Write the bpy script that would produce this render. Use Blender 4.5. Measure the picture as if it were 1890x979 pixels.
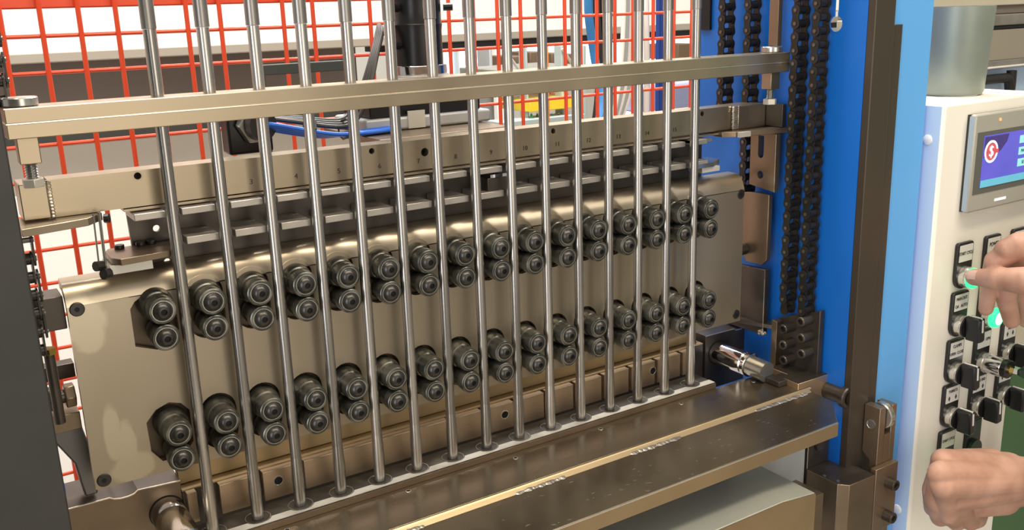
import bpy, bmesh, math, random
from mathutils import Vector, Matrix
import numpy as np
random.seed(7)
# ---------------------------------------------------------------- clear
for o in list(bpy.data.objects): bpy.data.objects.remove(o)
SC = bpy.context.scene
U = 0.00075                      # one drawing unit in metres
# ---------------------------------------------------------------- camera
FPX, CAM = 1746.0, (-209.25, -984.10, 288.58)
YAW, PITCH, ROLL = -0.56240624, -0.26275054, 0.03282649
RM = Matrix.Rotation(YAW, 3, 'Z') @ Matrix.Rotation(PITCH, 3, 'X') @ Matrix.Rotation(ROLL, 3, 'Y')
cd = bpy.data.cameras.new('camera'); cam = bpy.data.objects.new('camera', cd); SC.collection.objects.link(cam)
cd.sensor_width = 36; cd.lens = FPX/1890*36; cd.clip_start = 0.02; cd.clip_end = 100
rot = RM @ Matrix.Rotation(math.pi/2, 3, 'X')
cam.matrix_world = Matrix.Translation(Vector(CAM)*U) @ rot.to_4x4()
SC.camera = cam
# ---------------------------------------------------------------- world, lamps, exposure
w = bpy.data.worlds.new('hall_light'); SC.world = w; w.use_nodes = True
bg = w.node_tree.nodes['Background']; bg.inputs[0].default_value = (1.0, 0.93, 0.83, 1); bg.inputs[1].default_value = 0.42
SC.view_settings.view_transform = 'Standard'; SC.view_settings.look = 'None'
SC.view_settings.exposure = 0.0; SC.view_settings.gamma = 1; SC.view_settings.use_curve_mapping = False
def lamp(loc, size, power, col, tgt=None):
    l = bpy.data.lights.new('ceiling_and_fill_light', 'AREA'); l.shape = 'RECTANGLE'; l.size, l.size_y = size[0]*U, size[1]*U
    l.energy = power; l.color = col
    o = bpy.data.objects.new('ceiling_and_fill_light', l); SC.collection.objects.link(o); o.location = Vector(loc)*U
    if tgt: o.rotation_euler = (Vector(tgt)-Vector(loc)).to_track_quat('-Z', 'Y').to_euler()
    return o
lamp((200, -1100, 2300), (2600, 320), 34, (1.0, .86, .66), (300, -300, 0))
lamp((-1500, -500, 2300), (260, 2600), 12, (1.0, .84, .62), (0, 0, 0))
lamp((1900, -1500, 2300), (260, 2200), 14, (1.0, .92, .80), (1100, -200, 0))
lamp((800, 900, 2600), (2600, 260), 85, (1.0, .97, .92), (700, 1500, -200))
lamp((2200, 2600, 2600), (3000, 300), 90, (1.0, .98, .95), (2400, 3200, 0))
lamp((300, -3600, 300), (1500, 2200), 15, (1.0, .90, .76), (300, 0, -200))       # added fill behind the camera, brightens steel fronts and tubes
lamp((-2600, -2100, 100), (900, 2400), 26, (.92, .94, 1.0), (300, 0, -200))  # added cool fill from the left, gives the tubes bright streaks
# ---------------------------------------------------------------- materials
MT = {}
def mat(name, col, metal=0.0, rough=0.5, col2=None, scale=6.0, stretch=(1, 1, 1), amt=0.5, bump=0.0, rvar=0.0,
        emit=None, estr=0.0, alpha=None, spec=None, detail=4, sharp=None, trans=0.0, ramp=None):
    m = bpy.data.materials.new(name); m.use_nodes = True; nt = m.node_tree; b = nt.nodes['Principled BSDF']
    b.inputs['Base Color'].default_value = (*col, 1); b.inputs['Metallic'].default_value = metal; b.inputs['Roughness'].default_value = rough
    if spec is not None: b.inputs['Specular IOR Level'].default_value = spec
    if trans: b.inputs['Transmission Weight'].default_value = trans
    if emit: b.inputs['Emission Color'].default_value = (*emit, 1); b.inputs['Emission Strength'].default_value = estr
    if col2 or bump or rvar:
        tc = nt.nodes.new('ShaderNodeTexCoord'); mp = nt.nodes.new('ShaderNodeMapping'); nz = nt.nodes.new('ShaderNodeTexNoise')
        nt.links.new(tc.outputs['Object'], mp.inputs[0]); nt.links.new(mp.outputs[0], nz.inputs['Vector'])
        mp.inputs['Scale'].default_value = [s*scale for s in stretch]; nz.inputs['Scale'].default_value = 1; nz.inputs['Detail'].default_value = detail
        if col2:
            rp = nt.nodes.new('ShaderNodeValToRGB'); lo, hi = ramp or (.5-.35*amt-.05, .5+.35*(1-amt)+.1)
            rp.color_ramp.elements[0].position = lo; rp.color_ramp.elements[1].position = hi
            rp.color_ramp.elements[0].color = (*col, 1); rp.color_ramp.elements[1].color = (*col2, 1)
            nt.links.new(nz.outputs['Fac'], rp.inputs[0]); nt.links.new(rp.outputs[0], b.inputs['Base Color'])
        if rvar:
            mr = nt.nodes.new('ShaderNodeMapRange'); mr.inputs['From Min'].default_value = .3; mr.inputs['From Max'].default_value = .7
            mr.inputs['To Min'].default_value = max(.03, rough-rvar); mr.inputs['To Max'].default_value = rough+rvar
            nt.links.new(nz.outputs['Fac'], mr.inputs[0]); nt.links.new(mr.outputs[0], b.inputs['Roughness'])
        if bump:
            bp = nt.nodes.new('ShaderNodeBump'); bp.inputs['Strength'].default_value = bump; bp.inputs['Distance'].default_value = .001
            nt.links.new(nz.outputs['Fac'], bp.inputs['Height']); nt.links.new(bp.outputs[0], b.inputs['Normal'])
    MT[name] = m; return m
mat('beam_steel', (.36, .295, .205), .85, .34, (.45, .375, .27), 14, rvar=.05)
mat('plate_steel', (.43, .365, .275), .85, .34, (.50, .43, .325), 5, (1, 1, .5), rvar=.05)
mat('table_steel', (.17, .14, .10), .88, .27, (.29, .24, .165), 9, rvar=.08)
mat('front_edge_steel', (.36, .26, .15), .8, .34, (.46, .34, .20), 12)
mat('golden_steel', (.50, .38, .22), .85, .38, (.38, .29, .17), 20, (.3, 1, 1))
mat('tooth_steel', (.50, .36, .23), .8, .36, (.58, .42, .28), 12)
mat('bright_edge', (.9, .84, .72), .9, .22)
mat('tube_steel', (.34, .325, .31),   .95, .27, (.60, .57, .53), 70, (1, 1, .03), rvar=.07, ramp=(.36, .6))
mat('sleeve_steel', (.26, .245, .23), .9, .36, (.42, .40, .37), 50, (1, 1, .2), rvar=.06)
mat('roller_steel', (.085, .087, .078), .8, .30, (.27, .27, .24), 60, rvar=.1, ramp=(.4, .75))
mat('bolt_black', (.06, .057, .054), .7, .33)
mat('socket_dark', (.006, .006, .006), .2, .6)
mat('ring_steel', (.62, .60, .54), .9, .25)
mat('dark_steel', (.065, .058, .05), .7, .38, (.12, .10, .085), 25, rvar=.08)
mat('column_dark', (.030, .029, .028), .25, .48, (.042, .040, .038), 20)
mat('rail_dark', (.075, .06, .047), .55, .40, (.10, .08, .062), 12, (1, 1, .2))
mat('blue_paint', (.004, .13, .56), 0, .42, (.006, .145, .60), 3)
mat('blue_paint_lit', (.11, .38, .80), 0, .40, (.12, .40, .83), 3)  # same frame blue, made lighter to carry the light on the front
mat('red_wire', (.78, .085, .03), 0, .38)
mat('chain_steel', (.026, .024, .022), .6, .38, (.05, .045, .04), 50)
mat('pin_steel', (.18, .175, .17), .9, .3)
mat('tooth_dark', (.27, .20, .14), .8, .34, (.34, .25, .17), 15)
mat('back_brown', (.13, .10, .07), .7, .4)
mat('die_dark', (.04, .036, .03), .5, .5, (.13, .12, .10), 45, ramp=(.5, .8))
mat('satin_dark', (.22, .21, .21), .7, .4)
mat('brown_steel', (.20, .15, .10), .8, .34, (.29, .22, .155), 15)
mat('chrome', (.72, .72, .74), 1, .09)
mat('polished_steel', (.50, .46, .40), 1, .16, (.66, .64, .60), 30, ramp=(.45, .6))
mat('satin_steel', (.52, .52, .50), .9, .25)
mat('finger_steel', (.50, .47, .43), .75, .42, (.40, .37, .33), 30)
mat('weld', (.34, .30, .25), .85, .30, (.78, .74, .66), 90, bump=.6)
mat('dusty', (.52, .51, .47), .25, .62, (.34, .33, .30), 35, ramp=(.45, .7))
mat('aluminium', (.62, .60, .54), .5, .45)
mat('plate_grey', (.42, .45, .47), .2, .5)
mat('tray_grey', (.36, .39, .36), .35, .42, (.50, .50, .44), 7)
mat('zip_black', (.012, .012, .012), 0, .45)
mat('cable_blue', (.02, .13, .62), 0, .38)
mat('motor_black', (.008, .008, .009), .2, .3)
mat('motor_grey', (.42, .43, .44), .2, .42)
mat('brass', (.75, .55, .15), 1, .25)
mat('panel_white', (.86, .83, .75), 0, .42)
mat('panel_side', (.50, .66, .88), 0, .42)
mat('rivet_white', (.75, .78, .80), 0, .35)
mat('hmi_frame', (.42, .41, .36), .2, .42)
mat('hmi_side', (.34, .44, .56), .2, .4)
mat('hmi_dark', (.12, .12, .105), .1, .3)
mat('screen_blue', (.05, .05, .3), 0, .3, (.09, .07, .38), 30, emit=(.10, .10, .55), estr=.75)
mat('screen_cyan', (.1, .3, .4), 0, .3, emit=(.10, .42, .55), estr=.7)
mat('screen_key', (.2, .5, .5), 0, .3, emit=(.25, .60, .62), estr=.8)
mat('screen_ink', (.02, .08, .1), 0, .4)
mat('screen_navy', (.03, .02, .1), 0, .3, emit=(.05, .035, .17), estr=.7)
mat('logo_white', (.8, .8, .85), 0, .4, emit=(.8, .8, .9), estr=.6)
mat('logo_red', (.5, .08, .1), 0, .4, emit=(.5, .07, .09), estr=.5)
mat('amber', (.8, .3, .1), 0, .4, emit=(1, .35, .1), estr=1)
mat('button_black', (.012, .012, .013), 0, .28)
mat('label_white', (.74, .72, .68), 0, .5)
mat('label_ink', (.05, .045, .045), 0, .6)
mat('mark_white', (.85, .85, .82), 0, .4)
mat('button_chrome', (.66, .65, .62), .85, .22)
mat('green_lens', (.02, .6, .18), 0, .2, emit=(.03, 1.0, .28), estr=1.6)
mat('green_core', (.4, 1, .6), 0, .2, emit=(.45, 1.0, .62), estr=3.2)
mat('key_green', (.01, .035, .02), 0, .35)
mat('pot_green', (.20, .235, .205), .25, .40, (.31, .345, .30), 9)
mat('girder_white', (.86, .85, .82), 0, .6)
mat('girder_lip', (.36, .33, .28), 0, .6)
mat('cabinet_taupe', (.22, .19, .155), 0, .6, (.25, .22, .18), 3)
mat('cabinet_grey', (.36, .34, .30), 0, .6)
mat('band_dark', (.055, .065, .062), 0, .5)
mat('sheet_white', (.86, .84, .80), 0, .6)
mat('floor_concrete', (.36, .33, .28), 0, .55, (.42, .39, .33), 2)
mat('wall_cream', (.78, .76, .70), 0, .7)
mat('cream', (.70, .64, .50), 0, .5, (.64, .58, .45), 10)
mat('taupe_panel', (.38, .34, .27), .1, .5, (.41, .37, .29), 8, (1, 1, .3))
mat('worn_steel', (.25, .24, .21), .4, .5, (.42, .40, .35), 25, (.5, 1, 1))
mat('rubber', (.018, .016, .014), 0, .4)
mat('orange_paint', (.9, .25, .03), 0, .45)
mat('yellow_paint', (.9, .62, .03), 0, .45)
mat('shelf_grey', (.42, .48, .47), 0, .5)
mat('bottle_green', (.02, .20, .07), 0, .2)
mat('cardboard', (.13, .085, .05), 0, .7)
mat('hose_grey', (.40, .42, .42), 0, .45)
mat('hose_blue', (.03, .20, .50), 0, .4)
mat('curtain_blue', (.01, .05, .28), 0, .5)
mat('crate_lilac', (.36, .38, .58), 0, .5)
mat('daylight_pane', (.6, .8, .95), 0, .3, emit=(.65, .87, 1.0), estr=1.5)
mat('green_cloth', (.05, .13, .05), 0, .6, (.07, .16, .06), 6)
mat('trouser_dark', (.03, .04, .05), 0, .8)
mat('hair_dark', (.03, .02, .015), 0, .6)
mat('lamp_white', (.8, .8, .8), 0, .5, emit=(1, .96, .88), estr=3)
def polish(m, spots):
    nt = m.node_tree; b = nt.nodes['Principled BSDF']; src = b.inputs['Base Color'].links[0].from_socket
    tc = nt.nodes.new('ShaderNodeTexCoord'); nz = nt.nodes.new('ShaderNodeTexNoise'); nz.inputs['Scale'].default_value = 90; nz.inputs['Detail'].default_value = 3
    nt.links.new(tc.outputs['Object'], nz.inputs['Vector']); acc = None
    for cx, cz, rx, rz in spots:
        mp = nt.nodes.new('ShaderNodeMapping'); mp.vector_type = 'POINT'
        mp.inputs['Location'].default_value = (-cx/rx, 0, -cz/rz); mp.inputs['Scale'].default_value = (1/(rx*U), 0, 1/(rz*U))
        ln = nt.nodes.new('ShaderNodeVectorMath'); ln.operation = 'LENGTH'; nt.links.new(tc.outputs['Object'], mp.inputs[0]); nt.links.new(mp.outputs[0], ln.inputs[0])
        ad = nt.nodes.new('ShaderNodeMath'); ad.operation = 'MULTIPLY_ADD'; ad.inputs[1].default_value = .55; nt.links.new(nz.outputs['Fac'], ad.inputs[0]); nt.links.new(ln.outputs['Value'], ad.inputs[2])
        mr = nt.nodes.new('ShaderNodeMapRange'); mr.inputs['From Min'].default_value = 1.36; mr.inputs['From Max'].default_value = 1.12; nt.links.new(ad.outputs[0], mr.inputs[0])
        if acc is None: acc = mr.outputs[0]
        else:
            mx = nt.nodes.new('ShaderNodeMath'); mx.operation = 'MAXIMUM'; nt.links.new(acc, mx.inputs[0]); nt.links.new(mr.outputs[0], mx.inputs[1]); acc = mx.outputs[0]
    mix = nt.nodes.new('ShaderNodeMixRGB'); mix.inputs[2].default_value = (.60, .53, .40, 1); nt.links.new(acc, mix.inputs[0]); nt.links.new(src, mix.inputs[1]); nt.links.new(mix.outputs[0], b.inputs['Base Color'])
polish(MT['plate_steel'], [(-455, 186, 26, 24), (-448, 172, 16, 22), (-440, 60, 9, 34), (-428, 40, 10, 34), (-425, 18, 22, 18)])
# skin: procedural blotches
sk = mat('skin', (.40, .215, .15), 0, .5, (.58, .34, .255), 28, ramp=(.36, .66), bump=.25)
sk.node_tree.nodes['Principled BSDF'].inputs['Subsurface Weight'].default_value = .08
sk.node_tree.nodes['Principled BSDF'].inputs['Subsurface Scale'].default_value = .004
mat('nail', (.62, .40, .33), 0, .28)
# ---------------------------------------------------------------- mesh builder (drawing units)
def frame(d):
    d = Vector(d).normalized(); a = Vector((0, 0, 1)) if abs(d.z) < .9 else Vector((1, 0, 0))
    u = d.cross(a).normalized(); return d, u, u.cross(d).normalized()
class MB:
    def __init__(s): s.v = []; s.f = []; s.m = []
    def add(s, vs, fs, mi=0):
        n = len(s.v); s.v += [tuple(v) for v in vs]; s.f += [tuple(i+n for i in f) for f in fs]; s.m += [mi]*len(fs); return s
    def box(s, x0, x1, y0, y1, z0, z1, mi=0):
        x0, x1 = sorted((x0, x1)); y0, y1 = sorted((y0, y1)); z0, z1 = sorted((z0, z1))
        return s.add([(x0,y0,z0),(x1,y0,z0),(x1,y1,z0),(x0,y1,z0),(x0,y0,z1),(x1,y0,z1),(x1,y1,z1),(x0,y1,z1)],
                     [(0,3,2,1),(4,5,6,7),(0,1,5,4),(1,2,6,5),(2,3,7,6),(3,0,4,7)], mi)
    def prism(s, pts, ax, a0, a1, mi=0):      # pts 2-D polygon; extruded along axis ax
        def P(p, a): return {'x': (a, p[0], p[1]), 'y': (p[0], a, p[1]), 'z': (p[0], p[1], a)}[ax]
        n = len(pts); vs = [P(p, a0) for p in pts]+[P(p, a1) for p in pts]
        fs = [tuple(range(n)), tuple(range(2*n-1, n-1, -1))]+[(i, i+n, (i+1) % n+n, (i+1) % n) for i in range(n)]
        return s.add(vs, fs, mi)
    def lathe(s, o, d, prof, n=24, mi=0, caps=True, ph=0.0):
        d, u, v = frame(d); o = Vector(o); vs = []; fs = []
        for t, r in prof:
            for k in range(n):
                a = 2*math.pi*(k+ph)/n; vs.append(o+d*t+(u*math.cos(a)+v*math.sin(a))*r)
        for j in range(len(prof)-1):
            for k in range(n): fs.append((j*n+k, j*n+(k+1) % n, (j+1)*n+(k+1) % n, (j+1)*n+k))
        if caps: fs += [tuple(range(n-1, -1, -1)), tuple(range((len(prof)-1)*n, len(prof)*n))]
        return s.add(vs, fs, mi)
    def cyl(s, p0, p1, r, n=20, r1=None, mi=0, ph=0.0):
        p0, p1 = Vector(p0), Vector(p1); return s.lathe(p0, p1-p0, [(0, r), ((p1-p0).length, r if r1 is None else r1)], n, mi, True, ph)
    def tube(s, pts, r, n=8, mi=0):
        pts = [Vector(p) for p in pts]; vs = []; fs = []; u = None
        for i, p in enumerate(pts):
            d = (pts[min(i+1, len(pts)-1)]-pts[max(i-1, 0)]).normalized()
            if u is None: _, u, v = frame(d)
            u = (u-d*u.dot(d)).normalized(); v = d.cross(u)
            for k in range(n):
                a = 2*math.pi*k/n; vs.append(p+(u*math.cos(a)+v*math.sin(a))*r)
        for j in range(len(pts)-1):
            for k in range(n): fs.append((j*n+k, j*n+(k+1) % n, (j+1)*n+(k+1) % n, (j+1)*n+k))
        fs += [tuple(range(n-1, -1, -1)), tuple(range((len(pts)-1)*n, len(pts)*n))]
        return s.add(vs, fs, mi)
    def sphere(s, c, r, n=12, mi=0, sc=(1, 1, 1)):
        vs = []; fs = []; c = Vector(c); m = n//2
        for j in range(m+1):
            th = math.pi*j/m
            for k in range(n):
                a = 2*math.pi*k/n; vs.append(c+Vector((math.sin(th)*math.cos(a)*r*sc[0], math.sin(th)*math.sin(a)*r*sc[1], math.cos(th)*r*sc[2])))
        for j in range(m):
            for k in range(n): fs.append((j*n+k, (j+1)*n+k, (j+1)*n+(k+1) % n, j*n+(k+1) % n))
        return s.add(vs, fs, mi)
def spline(pts, n=8):
    P = [Vector(p) for p in pts]; out = []
    for i in range(len(P)-1):
        a, b, c, d = P[max(i-1, 0)], P[i], P[i+1], P[min(i+2, len(P)-1)]
        for k in range(n):
            t = k/n; out.append(.5*((2*b)+(c-a)*t+(2*a-5*b+4*c-d)*t*t+(3*b-a-3*c+d)*t**3))
    return out+[P[-1]]
def finish(me, mats, ang=32):
    bm = bmesh.new(); bm.from_mesh(me)
    bmesh.ops.remove_doubles(bm, verts=bm.verts, dist=1e-7)
    bmesh.ops.recalc_face_normals(bm, faces=bm.faces); bm.to_mesh(me); bm.free()
    for m in (mats if isinstance(mats, (list, tuple)) else [mats]): me.materials.append(MT[m])
    me.polygons.foreach_set('use_smooth', [True]*len(me.polygons))
    if ang < 180: me.set_sharp_from_angle(angle=math.radians(ang))
def mk(name, mb, mats, parent=None, bevel=0, ang=32):      # mesh drawn in scene units; origin at the parent or at its own base
    if parent is not None: org = Vector(parent['org'])
    else:
        a = np.array(mb.v); org = Vector(((a[:, 0].min()+a[:, 0].max())/2, (a[:, 1].min()+a[:, 1].max())/2, a[:, 2].min()))
    me = bpy.data.meshes.new(name); me.from_pydata([((Vector(v)-org)*U)[:] for v in mb.v], [], mb.f)
    me.polygons.foreach_set('material_index', mb.m); finish(me, mats, ang)
    o = bpy.data.objects.new(name, me); SC.collection.objects.link(o); o['org'] = org[:]
    if parent is not None: o.parent = parent; 
    else: o.location = org*U
    if bevel:
        b = o.modifiers.new('edge', 'BEVEL'); b.width = bevel*U; b.segments = 2; b.limit_method = 'ANGLE'; b.angle_limit = math.radians(40)
    return o
def tag(o, label=None, cat=None, group=None, kind=None):
    if label: o['label'] = label
    if cat: o['category'] = cat
    if group: o['group'] = group
    if kind: o['kind'] = kind
    return o
def thing(name, loc, label, cat, group=None):
    o = bpy.data.objects.new(name, None); SC.collection.objects.link(o); o.location = Vector(loc)*U; o['org'] = tuple(loc)
    o.empty_display_size = .01
    return tag(o, label, cat, group)
def clone(root, loc, label, group=None):
    def cp(o, par):
        c = o.copy(); SC.collection.objects.link(c)
        if par is not None: c.parent = par
        for k in o.children: cp(k, c)
        return c
    r = cp(root, None); r.location = Vector(loc)*U; r['label'] = label
    if group: r['group'] = group
    return r
def text(body, size, origin, parent, m, xdir=(1, 0, 0), up=(0, 0, 1), depth=.25, name='lettering', squash=1.0):
    c = bpy.data.curves.new('t', 'FONT'); c.body = body; c.size = 1; c.extrude = .02; c.align_x = 'CENTER'; c.align_y = 'CENTER'; c.resolution_u = 3
    t = bpy.data.objects.new('t', c); SC.collection.objects.link(t)
    dg = bpy.context.evaluated_depsgraph_get(); me0 = t.evaluated_get(dg).to_mesh()
    x = Vector(xdir).normalized(); z = Vector(up).normalized(); n = x.cross(z)
    mb = MB(); mb.add([Vector(origin)+x*v.co.x*size*squash+z*v.co.y*size+n*(v.co.z*depth/.02) for v in me0.vertices], [tuple(p.vertices) for p in me0.polygons])
    t.evaluated_get(dg).to_mesh_clear(); bpy.data.objects.remove(t); bpy.data.curves.remove(c)
    return mk(name, mb, m, parent)
CI = RM.to_4x4()
def at(x, y, Y):                                   # photograph pixel at a known depth -> scene point
    d = RM @ Vector(((x-945)/FPX, 1, -(y-489.5)/FPX)); t = (Y-CAM[1])/d.y
    return (CAM[0]+d.x*t, Y, CAM[2]+d.z*t)
ORD = ['first', 'second', 'third', 'fourth', 'fifth', 'sixth', 'seventh', 'eighth', 'ninth', 'tenth', 'eleventh', 'twelfth', 'thirteenth', 'fourteenth', 'fifteenth', 'sixteenth']
#@@STRUCT
# ================================================================ the hall
FZ = -1600
tag(mk('floor', MB().box(-9000, 12000, -7000, 9000, FZ-60, FZ), 'floor_concrete'), kind='structure')
tag(mk('wall_back', MB().box(-9000, 12000, 7600, 7800, FZ, 4200), 'wall_cream'), kind='structure')
# white overhead girder with a grey lip
g = thing('overhead_girder', (1500, 1600, 200), 'long white girder crossing the top of the view behind the red mesh', 'girder')
mk('web', MB().box(-2600, 6500, 1500, 1560, 229, 900), 'girder_white', g)
mk('lip', MB().box(-2600, 6500, 1492, 1640, 205, 229), 'girder_lip', g, bevel=3)
mk('lip_shadow', MB().box(960, 5200, 1500, 1640, 186, 204.5), 'zip_black', g)  # shade under the lip, put in as a black bar
c = thing('machine_cabinet', (-600, 1800, -400), 'taupe and white cabinet standing behind the left part of the red mesh', 'cabinet')
mk('upper_panel', MB().box(-2600, 930, 1640, 1700, 27, 204), 'cabinet_taupe', c)
mk('band', MB().box(-2600, 930, 1600, 1700, 0, 27), 'band_dark', c)
mk('middle_panel', MB().box(-2600, 930, 1585, 1700, -110, 0), 'cabinet_grey', c)
mk('lower_sheet', MB().box(-2600, 930, 1560, 1700, FZ, -110), 'sheet_white', c)
# ---------------------------------------------------------------- red mesh fence
fn = thing('mesh_fence', (400, 500, -300), 'red welded wire mesh guard behind the machine', 'fence')
vx = [-28+49.35*n for n in range(-5, 19)]+[896.8, 935.8, 979.7, 1024.8, 1076.7, 1131.6, 1180]
wire = None
for x in vx:
    if wire is None: wire = mk('vertical_wire', MB().cyl((x, 500, -560), (x, 500, 335), 3.6, 8), 'red_wire', fn); x0 = x
    else:
        q = wire.copy(); SC.collection.objects.link(q); q.location.x = (x-x0)*U
wire = None
for k in range(-1, 17):
    z = 275-50.0*k
    if z > 320: continue
    if wire is None: wire = mk('horizontal_wire', MB().cyl((-300, 504, z), (1185, 504, z), 2.9, 8), 'red_wire', fn); z0 = z
    else:
        q = wire.copy(); SC.collection.objects.link(q); q.location.z = (z-z0)*U
mk('top_rail', MB().box(-300, 560, 508, 530, 312, 350), 'red_wire', fn, bevel=2)
# ---------------------------------------------------------------- workshop seen through the mesh on the right
def quad(name, x0, y0, x1, y1, Y, th, m, label, cat, bev=4, group=None, parent=None):
    a = at(x0, y0, Y); b = at(x1, y1, Y); mb = MB().box(a[0], b[0], Y, Y+th, a[2], b[2])
    o = mk(name, mb, m, parent, bevel=bev)
    return tag(o, label, cat, group) if parent is None else o
wn = thing('window_1', at(850, 200, 4200), 'bright daylight window far behind the mesh', 'window'); del wn['label']; del wn['category']; wn['kind'] = 'structure'
quad('pane', 822, 92, 905, 235, 4200, 30, 'daylight_pane', '', '', 0, parent=wn)
quad('window_post', 843, 85, 853, 235, 4150, 60, 'hose_grey', '', '', 4, parent=wn)
quad('window_post', 897, 85, 905, 235, 4150, 60, 'hose_grey', '', '', 4, parent=wn)
quad('column_steel', 903, 84, 914, 240, 3000, 120, 'motor_grey', 'grey steel column beside the far window', 'column')
quad('wall_pillar', 914, 84, 932, 245, 3600, 200, 'sheet_white', 'white pillar right of the grey steel column', 'pillar')
tag(bpy.data.objects['column_steel'], kind=None); bpy.data.objects['column_steel'].name = 'steel_column'
# storage rack with crates
rk = thing('storage_rack', at(990, 250, 2600), 'pale grey storage rack with a yellow shelf beyond the mesh', 'rack')
for px in (970, 1036, 1076): quad('upright', px, 84, px+8, 262, 2600, 60, 'shelf_grey', '', '', 3, parent=rk)
quad('yellow_shelf', 978, 186, 1062, 199, 2560, 260, 'yellow_paint', '', '', 4, parent=rk)
quad('lower_shelf', 925, 226, 1080, 234, 2540, 120, 'shelf_grey', '', '', 4, parent=rk)
quad('upper_shelf', 930, 130, 1080, 136, 2620, 400, 'worn_steel', '', '', 4, parent=rk)
mk('brace', MB().cyl(at(944, 110, 2590), at(962, 134, 2590), 7, 8), 'aluminium', rk)
mk('brace', MB().cyl(at(1038, 90, 2590), at(1056, 118, 2590), 7, 8), 'aluminium', rk)
quad('rack_post', 1009, 84, 1016, 245, 2300, 70, 'orange_paint', 'bright orange post standing in front of the storage rack', 'post')
for i, (a, b, c_, d, lab) in enumerate([(945, 104, 968, 128, 'brown box on the upper shelf left of the pale upright'), (978, 96, 1000, 129, 'brown carton on the rack between pale upright and orange post'),
        (1018, 98, 1034, 126, 'dark brown box on the upper shelf right of the orange post'), (1044, 100, 1062, 126, 'brown box on the upper shelf near the blue hoses')]):
    quad('cardboard_box', a, b, c_, d, 3040+20*i, 200, 'cardboard', lab, 'box', 6, 'boxes on the storage rack')
bt = None
for i in range(9):
    px = 972+i*11; 
    if 1004 < px < 1020: px += 6
    p = at(px, 226, 2620+20*(i % 3)); loc = (p[0], p[1]-40, p[2])
    if bt is None:
        bt = thing('green_bottle', loc, 'small green bottle on the lower rack shelf, first from the left', 'bottle', 'green bottles on the lower rack shelf')
        mk('body', MB().lathe(loc, (0, 0, 1), [(0, 13), (24, 13), (32, 5), (42, 5)], 12), 'bottle_green', bt)
        mk('cap', MB().cyl((loc[0], loc[1], loc[2]+40), (loc[0], loc[1], loc[2]+46), 5, 10), 'label_white', bt)
    else: clone(bt, loc, 'small green bottle on the lower rack shelf, %s from the left' % ORD[i])
quad('parts_crate', 1016, 172, 1050, 182, 2850, 200, 'orange_paint', 'orange crate on the yellow shelf', 'crate')
# crates lilac
quad('storage_bin', 1178, 160, 1236, 203, 1900, 110, 'crate_lilac', 'pale lilac plastic bin behind the mesh, left of two', 'bin', 18, 'lilac bins')
quad('storage_bin', 1240, 154, 1310, 196, 1900, 110, 'crate_lilac', 'pale lilac plastic bin behind the mesh, nearest the blue frame', 'bin', 18, 'lilac bins')
quad('bin_table', 1160, 211, 1330, 219, 1880, 140, 'sheet_white', 'white bench under the lilac bins', 'bench')
quad('workshop_window', 906, 74, 1330, 101, 4600, 40, 'lamp_white', 'bright window strip under the white girder', 'window', 0)
quad('wooden_cupboard', 1252, 82, 1284, 108, 3500, 300, 'cardboard', 'brown wooden cupboard far behind the fence', 'cupboard')
# hoses hanging from above
def hose(name, pts, Y, r, m, label, cat='hose', grp=None):
    P = [at(x, y, Y+dy) for x, y, dy in pts]; return tag(mk(name, MB().tube(spline(P, 6), r, 10), m), label, cat, grp)
hose('hanging_hose', [(1086, -30, 0), (1087, 30, 0), (1098, 110, 0), (1112, 190, -30), (1090, 270, -60)], 900, 11, 'hose_blue', 'thick bright blue hose hanging behind the mesh')
for i, (dx, c_, lab) in enumerate([(0, 'zip_black', 'black hose just right of the bright blue hose'), (12, 'zip_black', 'black hose second right of the bright blue hose')]):
    hose('hanging_hose', [(1099+dx, -30, 0), (1100+dx, 30, 0), (1106+dx*.8, 110, 0), (1104+dx*.6, 190, 0), (1092+dx, 270, 0)], 930+12*i, 11, c_, lab, grp='black hoses behind the mesh')
hose('hanging_hose', [(1122, -30, 0), (1120, 60, 0), (1126, 140, 0), (1122, 220, 0), (1105, 280, 0)], 960, 8, 'hose_blue', 'thin blue hose between the black and the grey hoses')
for i in range(5):
    x = 1148+i*6.5
    hose('hanging_hose', [(x+4, -30, 0), (x+2, 60, 0), (x-4, 140, 0), (x-16-i*2, 210, 0), (x-42-i*3, 275, 0)], 880+8*i, 6, 'hose_grey' if i % 2 else 'sheet_white',
         ORD[i]+' from the left of the five pale hoses curving down behind the mesh', grp='pale hoses behind the mesh')
hose('signal_cord', [(1192, -20, 0), (1193, 60, 0), (1194, 140, 0), (1193, 230, 0)], 900, 8, 'sheet_white', 'pale round conduit right of the curving hoses', 'conduit')
for i in range(3):
    x = 1214+i*5
    hose('blue_cable', [(x, -20, 0), (x, 60, 0), (x-1, 140, 0), (x-1, 230, 0)], 860+8*i, 5, 'curtain_blue', ORD[i]+' from the left of three dark blue cables hanging behind the mesh', 'cable', 'dark blue cables behind the mesh')
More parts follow.
